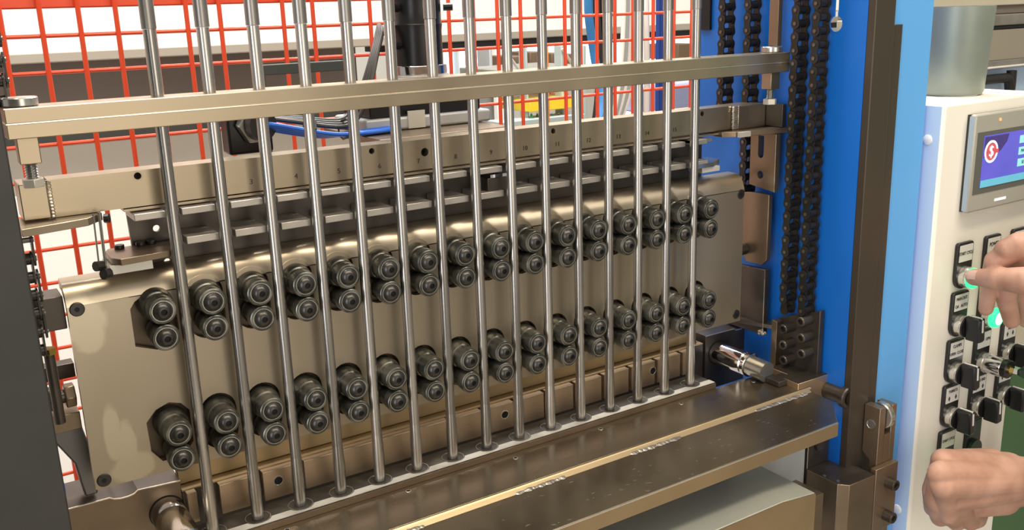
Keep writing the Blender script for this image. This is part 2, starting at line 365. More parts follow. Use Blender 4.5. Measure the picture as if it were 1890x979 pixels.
#@@MACHINE
# ================================================================ machine: upper beam, crosshead
bm_ = thing('guide_beam', (361, -20, 192), 'two-layer steel beam that the upper tubes pass through', 'beam')
mk('upper_bar', MB().box(-135, 858, -45, -3, 206.4, 219.6), 'beam_steel', bm_, bevel=.7)
mk('lower_bar', MB().box(-135, 858, -45, -3, 192.6, 205.9), 'beam_steel', bm_, bevel=.7)
mk('seam_highlight', MB().box(-135, 858, -45.4, -44.6, 205.6, 206.6), 'bright_edge', bm_)  # highlight along the seam, put in as a pale strip
mk('bright_arris', MB().box(-135, 858, -45.2, -44.3, 219.0, 219.8), 'bright_edge', bm_)  # highlight on the top front edge, also a pale strip
for (cx, lab) in ((-119, 'left'), (846, 'right')):
    t = thing('adjusting_bolt', (cx, -22, 146), 'steel adjusting bolt between the two beams at the %s end' % lab, 'bolt')
    mk('head', MB().lathe((cx, -22, 219.8), (0, 0, 1), [(0, 14), (1, 15), (7, 15), (8, 14)], 32), 'satin_steel', t)
    mk('spacer', MB().box(cx-9, cx+9, -31, -13, 168, 192.4), 'beam_steel', t, bevel=.8)
    th = MB()
    for k in range(7): th.lathe((cx, -22, 152+k*2.3), (0, 0, 1), [(0, 4.6), (1.15, 6), (2.3, 4.6)], 16, caps=False)
    mk('thread', th, 'satin_steel', t)
    mk('nut', MB().cyl((cx, -22, 146), (cx, -22, 154), 10, 6), 'aluminium', t, bevel=.8)
ch = thing('crosshead', (380, 20, 110), 'long flat steel crossbar with drilled holes behind the tubes', 'beam')
def plate_holes(name, outline, holes, y0, y1, m, parent, bevel=0):     # front face at y0, holes cut through; outline (x,z)
    bm = bmesh.new(); org = Vector(parent['org']) if parent is not None else Vector((0, 0, 0)); loops = []
    def loop(pts):
        vs = [bm.verts.new(((Vector((p[0], y0, p[1]))-org)*U)[:]) for p in pts]
        return [bm.edges.new((vs[i], vs[(i+1) % len(vs)])) for i in range(len(vs))]
    ed = loop(outline)
    for h in holes: ed += loop(h)
    bmesh.ops.triangle_fill(bm, use_beauty=True, use_dissolve=False, edges=ed)
    r = bmesh.ops.extrude_face_region(bm, geom=bm.faces[:])
    for v in [g_ for g_ in r['geom'] if isinstance(g_, bmesh.types.BMVert)]: v.co.y += (y1-y0)*U
    bmesh.ops.recalc_face_normals(bm, faces=bm.faces)
    me = bpy.data.meshes.new(name); bm.to_mesh(me); bm.free(); me.materials.append(MT[m])
    me.polygons.foreach_set('use_smooth', [True]*len(me.polygons)); me.set_sharp_from_angle(angle=math.radians(30))
    o = bpy.data.objects.new(name, me); SC.collection.objects.link(o); o['org'] = org[:]
    if parent is not None: o.parent = parent
    return o
def circ(x, z, r, n=20): return [(x+r*math.cos(2*math.pi*k/n), z+r*math.sin(2*math.pi*k/n)) for k in range(n)]
hs = [at(254, 325, 8), at(686, 279, 8), at(784, 281, 8), at(1021, 242, 8), at(1296, 210, 8)]
hr = [3.6, 3.4, 5.0, 3.4, 3.6]
plate_holes('crossbar', [(-104, 110), (806, 112), (806, 145.5), (-104, 146.5)], [circ(h[0], h[2], r) for h, r in zip(hs, hr)], 8, 36, 'beam_steel', ch)
for h, r in zip(hs, hr):
    mk('hole_floor', MB().cyl((h[0], 20, h[2]), (h[0], 22, h[2]), r+.5, 16), 'socket_dark', ch)
    mk('hole_rim', MB().lathe((h[0], 7.7, h[2]), (0, 1, 0), [(0, r+.9), (.1, r+.9), (2.5, r-.2), (.2, r)], 20, caps=False), 'bright_edge', ch)
mk('end_block', MB().box(-130, -106, 2, 40, 111, 146), 'beam_steel', ch, bevel=1)
mk('end_block', MB().box(808, 864, 2, 40, 111, 145), 'beam_steel', ch, bevel=1)
mk('end_plate', MB().box(864.5, 873, -30, 38, 112, 145), 'dark_steel', ch, bevel=.8)
wl = MB()
for k in range(11): wl.sphere((-105, 5, 112+k*3.3), 3.0, 8, sc=(1.2, 1, .8)); wl.sphere((805+random.uniform(-.8, .8), 5, 113+k*3), 4.0, 8, sc=(1.7, .9, .7))
tag(mk('weld_seam', wl, 'weld', ch), 'bright silver weld beads', kind='stuff')
mk('bottom_flange', MB().box(-40, 790, 5, 34, 106.8, 109.4), 'beam_steel', ch)
for i in range(2, 15):
    text(str(i+1), 8, (i*50-9, 7.7, 121), ch, 'label_ink', name='stamped_number')
# ---- comb: back webs with finger tabs
cb = thing('finger_comb', (350, 30, 30), 'dark perforated comb with two rows of small steel fingers', 'comb')
WH = [circ(*[at(289, 422, 36)[k] for k in (0, 2)], 3.7), circ(at(309, 483, 36)[0], at(309, 483, 36)[2], 3.4), circ(at(262, 487, 36)[0], at(262, 487, 36)[2], 3.4)]
plate_holes('back_web', [(-33, 106), (-31, 34), (770, 36), (770, 108)], WH, 36, 41, 'dark_steel', cb)
f1 = f2 = None
for i in range(-1, 16):
    x0 = i*50+12 if i >= 0 else -34; x1 = i*50+46 if i >= 0 else -4
    if i == 14: x1 = 737
    if i == 15: continue
    mk('finger', MB().box(x0, x1, -9, 35, 98.6, 105.6), 'finger_steel', cb, bevel=.7)
    if i >= 0: mk('finger', MB().box(x0+1, x1, -11, 35, 68.2, 76), 'finger_steel', cb, bevel=.7)
t = thing('end_stop', (750, 0, 60), 'pair of small steel stop plates right of the last tube under the crossbar', 'bracket')
mk('upper_stop', MB().box(712, 748, -8, 24, 100, 105), 'satin_steel', t, bevel=.7)
mk('lower_stop', MB().prism([(710, -14), (745, -14), (772, 2), (772, 24), (710, 24)], 'z', 66, 72), 'satin_steel', t)
mk('white_pad', MB().box(726, 760, -12, 16, 58, 65.5), 'aluminium', t, bevel=.6)
mk('spring_post', MB().cyl((735, 10, 72.5), (735, 10, 99.5), 2.4, 8), 'dark_steel', t)
# left slide plate with three bolts
t = thing('slide_plate', (-30, 20, 55), 'brown steel plate with three black bolts left of the first tube', 'plate')
mk('plate', MB().prism([(-61, -10), (-54, -22), (-6, -16), (8, 20), (8, 34), (-56, 34), (-61, 22)], 'z', 59.5, 66), 'brown_steel', t, bevel=.5)
mk('pad', MB().box(-64, -23, -13, 24, 49.5, 59), 'aluminium', t, bevel=.5)
for px, py in ((211, 450), (256, 450), (243, 417)):
    p = Vector(CAM); d = RM @ Vector(((px-945)/FPX, 1, -(py-489.5)/FPX)); s_ = (66-p.z)/d.z; q = p+d*s_
    if py == 417: q = Vector((-14, 30, 66))
    mk('bolt', MB().cyl((q.x, min(q.y, 28), 66.1), (q.x, min(q.y, 28), 70), 5, 12), 'bolt_black', t, bevel=.5)
t = thing('corner_bracket', (-100, -5, 100), 'chamfered steel bracket under the left end of the crossbar', 'bracket')
mk('plate', MB().prism([(-136, -30), (-77, -16), (-61, 4), (-61, 30), (-136, 30)], 'z', 102, 109.5), 'beam_steel', t, bevel=.6)
t2 = thing('hanger_strap', (-68, -4, 45), 'pair of thin wire straps hanging from the left bracket to the slide plate', 'strap')
mk('strap', MB().cyl((-71, -10, 112), (-72.5, -10, 62), .9, 8), 'satin_steel', t2)
mk('strap', MB().cyl((-65, -6, 112), (-66.5, -8, 56), 1.5, 8), 'satin_steel', t2)
mk('top_screw', MB().cyl((-60.5, -4, 105), (-56.5, -6, 105), 4.6, 10), 'bolt_black', t2)
mk('screw', MB().cyl((-76.5, -14, 61), (-69.5, -10, 60), 5, 10), 'bolt_black', t2)
mk('screw', MB().cyl((-71, -18, 53), (-65, -14, 52), 5.5, 10), 'bolt_black', t2)
t = thing('shelf_bracket', (820, -10, 100), 'flat steel bracket with a bright front edge under the right end of the crossbar', 'bracket')
mk('plate', MB().prism([(786, -14), (810, -20), (878, -36), (884, -20), (884, 30), (775, 30), (772, -2)], 'z', 103.5, 111), 'brown_steel', t, bevel=.6)
mk('pad', MB().box(787, 809, -22.5, -18, 103.6, 110.8), 'aluminium', t)
# ---------------------------------------------------------------- tubes
tb = thing('steel_tube', (0, -22, -250.5), 'bare steel tube, first from the left in the row of fifteen', 'tube', 'row of fifteen upright steel tubes')
mk('sleeve', MB().lathe((0, -22, 282.6), (0, 0, 1), [(0, 6.2), (.3, 6.9), (190, 6.9), (190, 5)], 28), 'sleeve_steel', tb)
mk('shaft', MB().lathe((0, -22, -190), (0, 0, 1), [(0, 6.0), (472.4, 6.1)], 28), 'tube_steel', tb)
mk('lower_sleeve', MB().lathe((0, -22, -250.5), (0, 0, 1), [(0, 6.3), (0, 6.6), (22, 6.7), (34, 6.9), (58, 6.1), (60.4, 6.02)], 28), 'tube_steel', tb)
for i in range(1, 15):
    q = clone(tb, (i*50, -22, -250.5), 'bare steel tube, %s from the left in the row of fifteen' % ORD[i])
    q.rotation_euler.z = i*1.3
# ---------------------------------------------------------------- roller plate
rp = thing('roller_plate', (358, 20, -180), 'wide brushed steel plate carrying the rows of rollers', 'plate')
RX = [i*50-23.4 for i in range(16)]
def obround(x, zt, zb, r, flat=None):
    top = [(x+r*math.cos(a), zt+r*math.sin(a)) for a in [math.pi*k/12 for k in range(13)]]
    bot = [(x+r*math.cos(a), zb+r*math.sin(a)) for a in [math.pi+math.pi*k/12 for k in range(13)]]
    P = top+bot
    return P
holes = []
for i, x in enumerate(RX):
    holes.append(obround(x, 12, -19, 19.5) if i else [(x-25, 8), (x-20, 15), (x-12, 19.6), (x+10, 19.6), (x+17, 15), (x+19, 6), (x+20, -22), (x+12, -36), (x-4, -40), (x-25, -32)])
for i, x in enumerate(RX):
    holes.append(obround(x, -122, -147, 19.5) if i else [(x-25, -117), (x-14, -105), (x, -100), (x+12, -104), (x+20, -114), (x+20, -150), (x+8, -166), (x-14, -164), (x-24, -150)])
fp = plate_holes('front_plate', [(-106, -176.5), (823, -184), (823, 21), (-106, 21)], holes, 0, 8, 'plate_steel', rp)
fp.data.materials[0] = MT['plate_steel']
top = [(0, 21), (1.3, 27), (3.6, 32.5), (6.8, 37.5), (10.5, 41.2), (15, 43.4), (34, 43.8), (34, 34), (20, 34), (8, 21)]
mk('rolled_top', MB().prism(top, 'x', -106, 823), 'plate_steel', rp, ang=40)
mk('groove', MB().box(-48, 823, -.2, .5, 20.5, 21.1), 'dark_steel', rp)
mk('back_block', MB().box(-100, 815, 13, 34, -170, 20), 'back_brown', rp)
for i, (x, z) in enumerate(((-97, 17.8), (-97, -168), (816, 15), (814, -172))):
    s = mk('plate_screw', MB().lathe((x, 1, z), (0, -1, 0), [(0, 7.2), (1.6, 7.2), (2.2, 6.3)], 24), 'bolt_black', rp)
    mk('socket', MB().cyl((x, -1.25, z), (x, -1.6, z), 2.6, 6), 'socket_dark', s)
def roller(kind):
    r = thing('guide_roller', (0, 0, 0), 'x', 'roller')
    if kind: prof = [(-12, 11), (-10, 17.2), (4, 17.4), (8, 16.4), (12, 15.6), (13, 14.2), (15, 13.6), (19, 13.5), (20, 14.6), (29, 14.4), (31, 13.9), (31.6, 13)]
    else: prof = [(-12, 10), (-2, 12.6), (6, 12.9), (10, 12.0), (17, 11.6), (20, 13.8), (29, 14.0), (31, 13.6), (31.6, 12.8)]
    mk('roller_body', MB().lathe((0, 0, 0), (0, -1, 0), prof, 32), 'roller_steel', r)
    mk('bearing_ring', MB().lathe((0, -31.3, 0), (0, -1, 0), [(0, 10.9), (.9, 10.9), (.9, 10.3), (.2, 10.0)], 32, caps=False), 'ring_steel', r)
    b = mk('button_bolt', MB().lathe((0, -31.2, 0), (0, -1, 0), [(0, 9.6), (1.4, 9.4), (3.4, 8.3), (5.2, 6.4), (6.2, 4.6), (6.3, 3.3), (4.0, 3.1)], 24, caps=False), 'bolt_black', r)
    mk('hex_socket', MB().cyl((0, -34.6, 0), (0, -34.8, 0), 3.8, 6), 'socket_dark', b)
    return r
first = [roller(1), roller(0)]; used = [0, 0]
for row, (zs, rn) in enumerate((((9.2, -19.1), 'upper'), ((-124.6, -153.2), 'lower'))):
    for i, x in enumerate(RX):
        for k, z in enumerate(zs):
            lab = '%s black roller of the %s pair from the left in the %s row' % (('top', 'bottom')[k], ORD[i], rn)
            if not used[k]: q = first[k]; used[k] = 1; q.location = Vector((x, 0, z))*U; q['label'] = lab
            else: q = clone(first[k], (x, 0, z), lab)
            q['group'] = 'black guide rollers of the %s row' % rn
            q.rotation_euler.y = random.uniform(0, 6.28)
# ---------------------------------------------------------------- lower die bars
tt = thing('toothed_bar', (360, 40, -262), 'brown steel bar of blocks with slots behind the tube ends', 'bar')
mk('backing', MB().box(-17, 772, 27, 70, -300, -219.2), 'dark_steel', tt)
mk('gold_strip', MB().box(-17, 772, 27.2, 52, -219, -217.4), 'golden_steel', tt)
mk('upper_ledge', MB().box(-17, 772, 42, 52, -217.3, -184), 'golden_steel', tt, bevel=1)
for i in range(-1, 15):
    x0, x1 = i*50+15.5, i*50+60
    if i == -1: x0, x1 = -20, -10
    if i == 14: x1 = 734
    th_ = mk('tooth', MB().box(x0+6, x1+6, 17, 26.8, -255, -219), 'tooth_steel', tt)
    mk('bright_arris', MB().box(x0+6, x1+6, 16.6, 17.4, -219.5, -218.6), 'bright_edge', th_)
for px, py in ((514, 888), (932, 766), (1205, 685)):
    p = at(px, py, 16.8)
    s = mk('screw', MB().lathe((p[0], 16.95, p[2]), (0, -1, 0), [(0, 6.4), (.5, 6.4), (.5, 5.2), (0.1, 4.6)], 24, caps=False), 'bright_edge', tt)
    mk('socket', MB().cyl((p[0], 16.9, p[2]), (p[0], 16.5, p[2]), 4.9, 20), 'socket_dark', s)
dbx = thing('die_bar', (360, -20, -262), 'narrow dusty steel bar that holds the lower tube ends', 'bar')
def lip(x0, x1):      # scalloped dusty lip
    P = [(x0, -40), (x1, -40)]; xs = []
    n = 15
    P2 = []
    for i in range(14, -1, -1):
        cx = i*50
        if cx > x1 or cx < x0: continue
        for k in range(9):
            a = -math.pi*.12-(math.pi*.76)*k/8
            P2.append((cx+15*math.cos(a), -23+13.5*math.sin(a)))
    return P+[(x1, -28)]+P2+[(x0, -28)]
mk('bar', MB().box(-14, 733, -40, 3, -262, -251), 'die_dark', dbx, bevel=.5)
mk('front_strip', MB().box(-14, 733, -42.2, -40.2, -262, -252), 'brown_steel', dbx)
tag(mk('dusty_lip', MB().prism(lip(-14, 733), 'z', -250.95, -250.55), 'dusty', dbx), 'pale dusty scalloped lip')
for i in range(15):
    mk('hole_ring', MB().lathe((i*50, -22, -251), (0, 0, 1), [(0, 14.2), (.7, 14.2), (.7, 13.6), (0, 13.4)], 28, caps=False), 'satin_steel', dbx)
# crossbar end blocks (left and right) with shafts
for side, xs, cx, cz in (('left', (-300, -17), -35, -239), ('right', (781, 866), 806, -241)):
    t = thing('side_block', (sum(xs)/2, 50, -300), 'steel block with a round bore at the %s end of the lower bars' % side, 'block')
    if side == 'left': out = [(-300, -300), (-17, -300), (-17, -206.5), (-62, -204), (-66, -207), (-72, -208.2), (-80, -208.2), (-87, -206.5), (-91, -204), (-300, -202)]
    else: out = [(781, -300), (866, -300), (866, -210.5), (862, -210), (858, -213), (846, -213), (842, -210), (781, -209.5)]
    mk('block', MB().prism(out, 'y', 30, 95), 'brown_steel' if side == 'left' else 'dark_steel', t, bevel=.6)
    topo = [p for p in out if p[1] > -250]
    mk('dark_top', MB().prism([(x, z+.5) for x, z in topo]+[(x, z-.5) for x, z in reversed(topo)], 'y', 31.2, 94.5), 'dark_steel', t)
    mk('bright_arris', MB().prism([(x, z+.5) for x, z in topo]+[(x, z-.6) for x, z in reversed(topo)], 'y', 29.6, 31.1), 'bright_edge', t)
    mk('bore_ring', MB().lathe((cx, 30.2, cz), (0, -1, 0), [(0, 19.6), (.3, 19.6), (.3, 18.6), (0, 18.5)], 32, caps=False), 'socket_dark', t)
    s = thing('guide_shaft', (cx, -20, cz-18), 'polished round steel shaft coming out of the %s block' % side, 'shaft')
    y1 = -30 if side == 'right' else -60
    mk('shaft', MB().lathe((cx, 29.5, cz), (0, -1, 0), [(0, 18.4), (22, 18.4), (23, 17.8), (25, 17.8), (26, 18.4), (84, 18.4), (86, 17)] if side == 'left' else [(0, 18), (60, 18), (62, 16.5)], 40), 'chrome' if side == 'right' else 'polished_steel', s)
    if side == 'right':
        mk('collar', MB().lathe((cx, -34, cz), (0, -1, 0), [(0, 16), (.5, 18.4), (6, 18.4), (7, 15.5)], 36), 'chrome', s)
        mk('sleeve', MB().cyl((cx, -41, cz), (cx+1, -72, cz-2), 15.4, 32), 'satin_steel', s)
# ---------------------------------------------------------------- table plates
tp = thing('rear_table_plate', (400, -80, -275), 'long dark steel plate with small holes in front of the tubes', 'plate')
hx = [(221.6, -53), (370.9, -57), (509.9, -53), (653.8, -54), (72, -53), (795, -58)]
mk('plate', MB().box(-120, 850, -119, -43, -275, -259.2), 'table_steel', tp, bevel=.8)
for x, y in hx:
    mk('pin_hole', MB().lathe((x, y, -259.1), (0, 0, 1), [(0, 3.4), (.4, 3.2), (.4, 2.4), (.1, 2.2)], 14), 'bright_edge', tp)
    mk('hole', MB().cyl((x, y, -258.9), (x, y, -258.6), 2.3, 12), 'socket_dark', tp)
tag(mk('front_chamfer', MB().prism([(-119.2, -260.6), (-121.6, -262.8), (-121.6, -266), (-119.2, -266)], 'x', -120, 848), 'golden_steel', tp), 'golden ground chamfer')
ft = thing('front_table_plate', (400, -170, -290), 'wide front steel plate with scratches and a chamfered right corner', 'plate')
mk('plate', MB().prism([(-160, -121.8), (846, -121.8), (838, -168), (788, -217), (-160, -217)], 'z', -284, -265), ['table_steel'], ft, bevel=.9)
tag(mk('front_edge', MB().box(-160, 787.5, -219, -217.1, -284.5, -266), 'front_edge_steel', ft), 'golden brown front edge')
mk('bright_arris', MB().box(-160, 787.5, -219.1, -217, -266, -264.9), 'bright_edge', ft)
wl = MB()
def weld(x0, x1):
    n = int((x1-x0)/3.2)
    for k in range(n):
        wl.sphere((x0+k*3.2+random.uniform(-.5, .5), -124.5+random.uniform(-.8, .8), -264.6), 4.0+random.uniform(-.9, 1.2), 8, sc=(1.1, 1.35, .35))
for a, b in ((150, 205), (330, 400), (505, 590), (730, 835), (-60, 20)): weld(a, b)
tag(mk('weld_seam', wl, 'weld', ft), 'silvery weld beads', kind='stuff')
mk('weld_line', MB().prism([(-121.5, -265), (-127, -265), (-121.5, -261.5)], 'x', -120, 842), 'golden_steel', ft)
sc_ = MB()
for k in range(70):
    x, y, a, l = random.uniform(150, 780), random.uniform(-212, -135), random.uniform(-.5, .1), random.uniform(.8, 4.5)
    dx, dy = l*math.cos(a), l*math.sin(a); sc_.add([(x-dx, y-dy, -264.85), (x, y-.6, -264.85), (x+dx, y+dy, -264.85), (x, y+.6, -264.85)], [(0, 1, 2, 3)])
tag(mk('scratches', sc_, 'bright_edge', ft), kind='stuff')
t = thing('end_block', (865, -85, -290), 'dark topped steel block on the right end of the table', 'block')
mk('block', MB().prism([(822, -119), (928, -119), (924, -50), (840, -50), (840, -84), (824, -90)], 'z', -292, -250), ['tooth_steel'], t, bevel=.8)
mk('ledge', MB().box(806, 839, -97, -73, -258.5, -250.5), 'dark_steel', t, bevel=.6)
mk('dark_top', MB().prism([(822.4, -118.6), (927.6, -118.6), (923.6, -50.4), (840.4, -50.4), (840.4, -84), (824, -90)], 'z', -249.95, -248.9), 'dark_steel', t)
t = thing('hex_socket_bolt', (890, -150, -295), 'large dark hexagon socket bolt sticking out of the end block', 'bolt')
mk('shank', MB().lathe((887, -119.5, -275), (0, -1, 0), [(0, 13), (28, 13), (30, 16.5), (38, 17), (40, 15.5), (40, 11)], 36, caps=False), 'dark_steel', t)
mk('hex_recess', MB().lathe((887, -159.5, -275), (0, 1, 0), [(0, 11), (9, 10.5), (9, .1)], 6, caps=False), 'socket_dark', t)
#@@SIDES
# ================================================================ side frames
bl = thing('blue_machine', (930, 100, FZ), 'blue painted steel machine frame on the right', 'frame')
sl = at(1543, 46, -102); s1 = None
def at_x(px, py, X):
    d = RM @ Vector(((px-945)/FPX, 1, -(py-489.5)/FPX)); t_ = (X-CAM[0])/d.x; return (X, CAM[1]+d.y*t_, CAM[2]+d.z*t_)
h = at_x(1543, 44, 885)
# inner wall (plane X=885) with key-hole slot
bm = bmesh.new(); org = Vector(bl['org'])
def lp(pts):
    vs = [bm.verts.new(((Vector((885, p[0], p[1]))-org)*U)[:]) for p in pts]; return [bm.edges.new((vs[i], vs[(i+1) % len(vs)])) for i in range(len(vs))]
R_, W_ = 10.5, 2.9
key = [(h[1]+R_*math.cos(a), h[2]+R_*math.sin(a)) for a in [math.pi*(.5+.09)+(2*math.pi-.18*math.pi)*k/22 for k in range(23)]]+[(h[1]+W_, h[2]+62), (h[1]-W_, h[2]+62)]
ed = lp([(-150, FZ), (163, FZ), (163, 700), (-150, 700)])+lp(key)
bmesh.ops.triangle_fill(bm, use_beauty=True, use_dissolve=False, edges=ed)
r = bmesh.ops.extrude_face_region(bm, geom=bm.faces[:])
for v in [g_ for g_ in r['geom'] if isinstance(g_, bmesh.types.BMVert)]: v.co.x += 1.8*U
bmesh.ops.recalc_face_normals(bm, faces=bm.faces)
me = bpy.data.meshes.new('inner_wall'); bm.to_mesh(me); bm.free(); me.materials.append(MT['blue_paint'])
o = bpy.data.objects.new('inner_wall', me); SC.collection.objects.link(o); o.parent = bl
mk('front_flange', MB().box(888.5, 1027, -150, -138.3, FZ, 700), 'blue_paint_lit', bl, bevel=1)
tag(bpy.data.objects['front_flange'], 'blue front flange with the front light in its colour')
mk('back_flange', MB().box(885, 897, 163.3, 170, FZ, 700), 'blue_paint', bl)
p = at_x(1313, 55, 884)
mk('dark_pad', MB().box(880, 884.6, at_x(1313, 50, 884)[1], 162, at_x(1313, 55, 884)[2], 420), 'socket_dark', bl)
rl = thing('guide_rail', (918, -158, -400), 'tall dark flat steel rail fixed to the blue frame', 'rail')
mk('rail', MB().box(884.5, 926, -162.5, -150.3, -415, 600), 'rail_dark', rl, bevel=1.2)
mk('rail_backing', MB().box(926.2, 951, -157, -150.3, -415, 254), 'rail_dark', rl, bevel=.8)
lf = thing('left_column', (-400, -170, FZ), 'dark grey upright column at the left edge', 'column')
mk('upright', MB().box(-900, -147, -170, -110, FZ, 900), 'column_dark', lf, bevel=1.5)
mk('blue_mark', MB().box(-147, -146.6, -168, -164, -92, -84), 'cable_blue', lf)
# ---------------------------------------------------------------- roller chains
def chain_protos():
    d = {}
    P = 18.2
    for kind, (xa, th, hw) in {'outer': (10.4, 1.8, 7.2), 'inner': (7.6, 1.7, 7.2)}.items():
        mb = MB()
        for s in (-1, 1):
            x = s*xa; pts = []
            for k in range(11): a = -math.pi/2-math.pi*0+math.pi*k/10; pts.append((hw*math.cos(math.pi+math.pi*k/10), -0+hw*math.sin(math.pi+math.pi*k/10)))
            pts += [(hw*.72, P/2)]+[(hw*math.cos(math.pi*k/10), P+hw*math.sin(math.pi*k/10)) for k in range(11)]+[(-hw*.72, P/2)]
            mb.prism(pts, 'x', x-th/2, x+th/2)
        if kind == 'inner':
            for z in (0, P): mb.cyl((-6.6, 0, z), (6.6, 0, z), 5.6, 14)
        else:
            for z in (0, P):
                mb.cyl((-12.6, 0, z), (12.6, 0, z), 2.6, 10, mi=1)
        d[kind] = mb
    return d
CP = chain_protos(); protos = {}
def chain(x, y, z0, z1, label, group=None, ph=0.0, swing=0.0):
    t = thing('roller_chain', (x, y, z0), label, 'chain', group)
    n = int((z1-z0)/18.2)
    for k in range(n):
        kind = 'outer' if k % 2 else 'inner'
        if kind not in protos:
            mb = MB(); mb.v = CP[kind].v; mb.f = CP[kind].f; mb.m = CP[kind].m
            q = thing('tmp', (0, 0, 0), 'a', 'b'); o = mk('chain_link', mb, ['chain_steel', 'pin_steel'], q); protos[kind] = o.data
            bpy.data.objects.remove(o); bpy.data.objects.remove(q)
        o = bpy.data.objects.new('chain_link', protos[kind]); SC.collection.objects.link(o); o.parent = t
        o.location = Vector((math.sin(k*.5)*swing, math.sin(k*.9)*swing, k*18.2+ph))*U
    return t
chain(864, -56, -160, 420, 'black roller chain on the blue frame, third from the left of four', 'chains on the blue frame')
chain(864, -91, -170, 420, 'black roller chain on the blue frame, rightmost of four', 'chains on the blue frame')
chain(864, 34, -60, 420, 'black roller chain second from the left, passing behind the beam ends', 'chains on the blue frame')
chain(862, 84, 120, 420, 'thick black roller chain leftmost on the blue frame', 'chains on the blue frame')
chain(-136, -8, 222, 420, 'short run of black chain above the left end of the guide beam', ph=2)
chain(-139, -8, -14, 100, 'black chain running beside the left column below the bracket', swing=1.5)
t = thing('chain_anchor', (-128, 0, -60), 'small brass nut and dark rod under the left chain', 'fitting')
mk('nut', MB().cyl((-128, 0, -22), (-128, 0, -16), 7, 6), 'brass', t)
mk('rod', MB().cyl((-128, 0, -22.2), (-128, 0, -95), 5, 12), 'dark_steel', t)
# ---------------------------------------------------------------- right side plates
t = thing('slotted_plate', (852, 0, 15), 'upright steel plate with a slot and a round hole under the right bracket', 'plate')
bm = bmesh.new(); org = Vector(t['org'])
def lq(pts):
    vs = [bm.verts.new(((Vector((850, p[0], p[1]))-org)*U)[:]) for p in pts]; return [bm.edges.new((vs[i], vs[(i+1) % len(vs)])) for i in range(len(vs))]
sc0 = at_x(1404, 285, 850); hc = at_x(1403, 323, 850)
slot = [(sc0[1]-5.5, 99), (sc0[1]+5.5, 99)]+[(sc0[1]+5.5*math.cos(a), sc0[2]+5.5*math.sin(a)) for a in [-math.pi*k/8 for k in range(9)]]
ed = lq([(-33, 18), (16, 24), (16, 103), (-33, 103)])+lq(slot)+lq([(hc[1]+6*math.cos(2*math.pi*k/18), hc[2]+6*math.sin(2*math.pi*k/18)) for k in range(18)])
bmesh.ops.triangle_fill(bm, use_beauty=True, use_dissolve=False, edges=ed)
r = bmesh.ops.extrude_face_region(bm, geom=bm.faces[:])
for v in [g_ for g_ in r['geom'] if isinstance(g_, bmesh.types.BMVert)]: v.co.x += 9*U
bmesh.ops.recalc_face_normals(bm, faces=bm.faces)
me = bpy.data.meshes.new('plate'); bm.to_mesh(me); bm.free(); me.materials.append(MT['brown_steel'])
o = bpy.data.objects.new('plate', me); SC.collection.objects.link(o); o.parent = t
mk('bright_arris', MB().box(849.6, 850.6, -33.6, -32.8, 18, 103), 'bright_edge', t)
t = thing('upright_bar', (856, -20, 220), 'brown upright bar above the right end of the guide beam', 'bar')
mk('bar', MB().box(850, 858, at_x(1436, 50, 850)[1], at_x(1419, 50, 850)[1], 228.2, 460), 'brown_steel', t, bevel=.5)
t = thing('side_plate', (870, 30, -205), 'tan and dark upright plates right of the roller plate', 'plate')
mk('upper_plate', MB().prism([(46, 8), (5, 12), (-22, 12), (-22, -88), (-12, -98), (20, -98), (46, -60)], 'x', 852, 860), 'brown_steel', t, bevel=.8)
mk('lower_plate', MB().prism([(60, -108), (-20, -104), (-20, -209), (60, -209)], 'x', 852, 862), 'dark_steel', t, bevel=.8)
mk('bright_arris', MB().box(851.4, 852.4, -20.8, -19.6, -205, -118), 'bright_edge', t)
wl = MB()
for k in range(7): wl.sphere((850+random.uniform(-4, 2), -22+random.uniform(-4, 4), -206+random.uniform(0, 6)), 3, 8)
tag(mk('weld_seam', wl, 'weld', t), kind='stuff')
mk('hex_screw', MB().cyl((838, 20, -78), (850, 20, -78), 9, 6), 'bolt_black', t, bevel=.8)
t = thing('screw_bracket', (905, 0, -300), 'dark upright bracket with six socket screws beside the blue frame', 'bracket')
mk('plate', MB().prism([(-112, -150), (-112, -300), (-34, -300), (-34, -180)], 'x', 870, 880), 'dark_steel', t, bevel=1)
mk('front_rib', MB().prism([(-44, -182), (-44, -300), (-33.8, -300), (-33.8, -180)], 'x', 856, 869.8), 'brown_steel', t, bevel=.6)
mk('top_flange', MB().prism([(835, 29), (856, -30), (869, -46), (869, 29)], 'z', -196, -190), 'dark_steel', t)
for py, pz in ((-62, -187), (-63, -212), (-65, -236), (-94, -167), (-96, -192), (-98, -216)):
    s = mk('socket_screw', MB().lathe((869.8, py, pz), (-1, 0, 0), [(0, 7.5), (20, 7.5), (21.5, 6.5), (21.5, 4.4), (18, 4.2)], 18, caps=False), 'dark_steel', t)
    mk('socket', MB().cyl((852, py, pz), (851.5, py, pz), 4.4, 6), 'socket_dark', s)
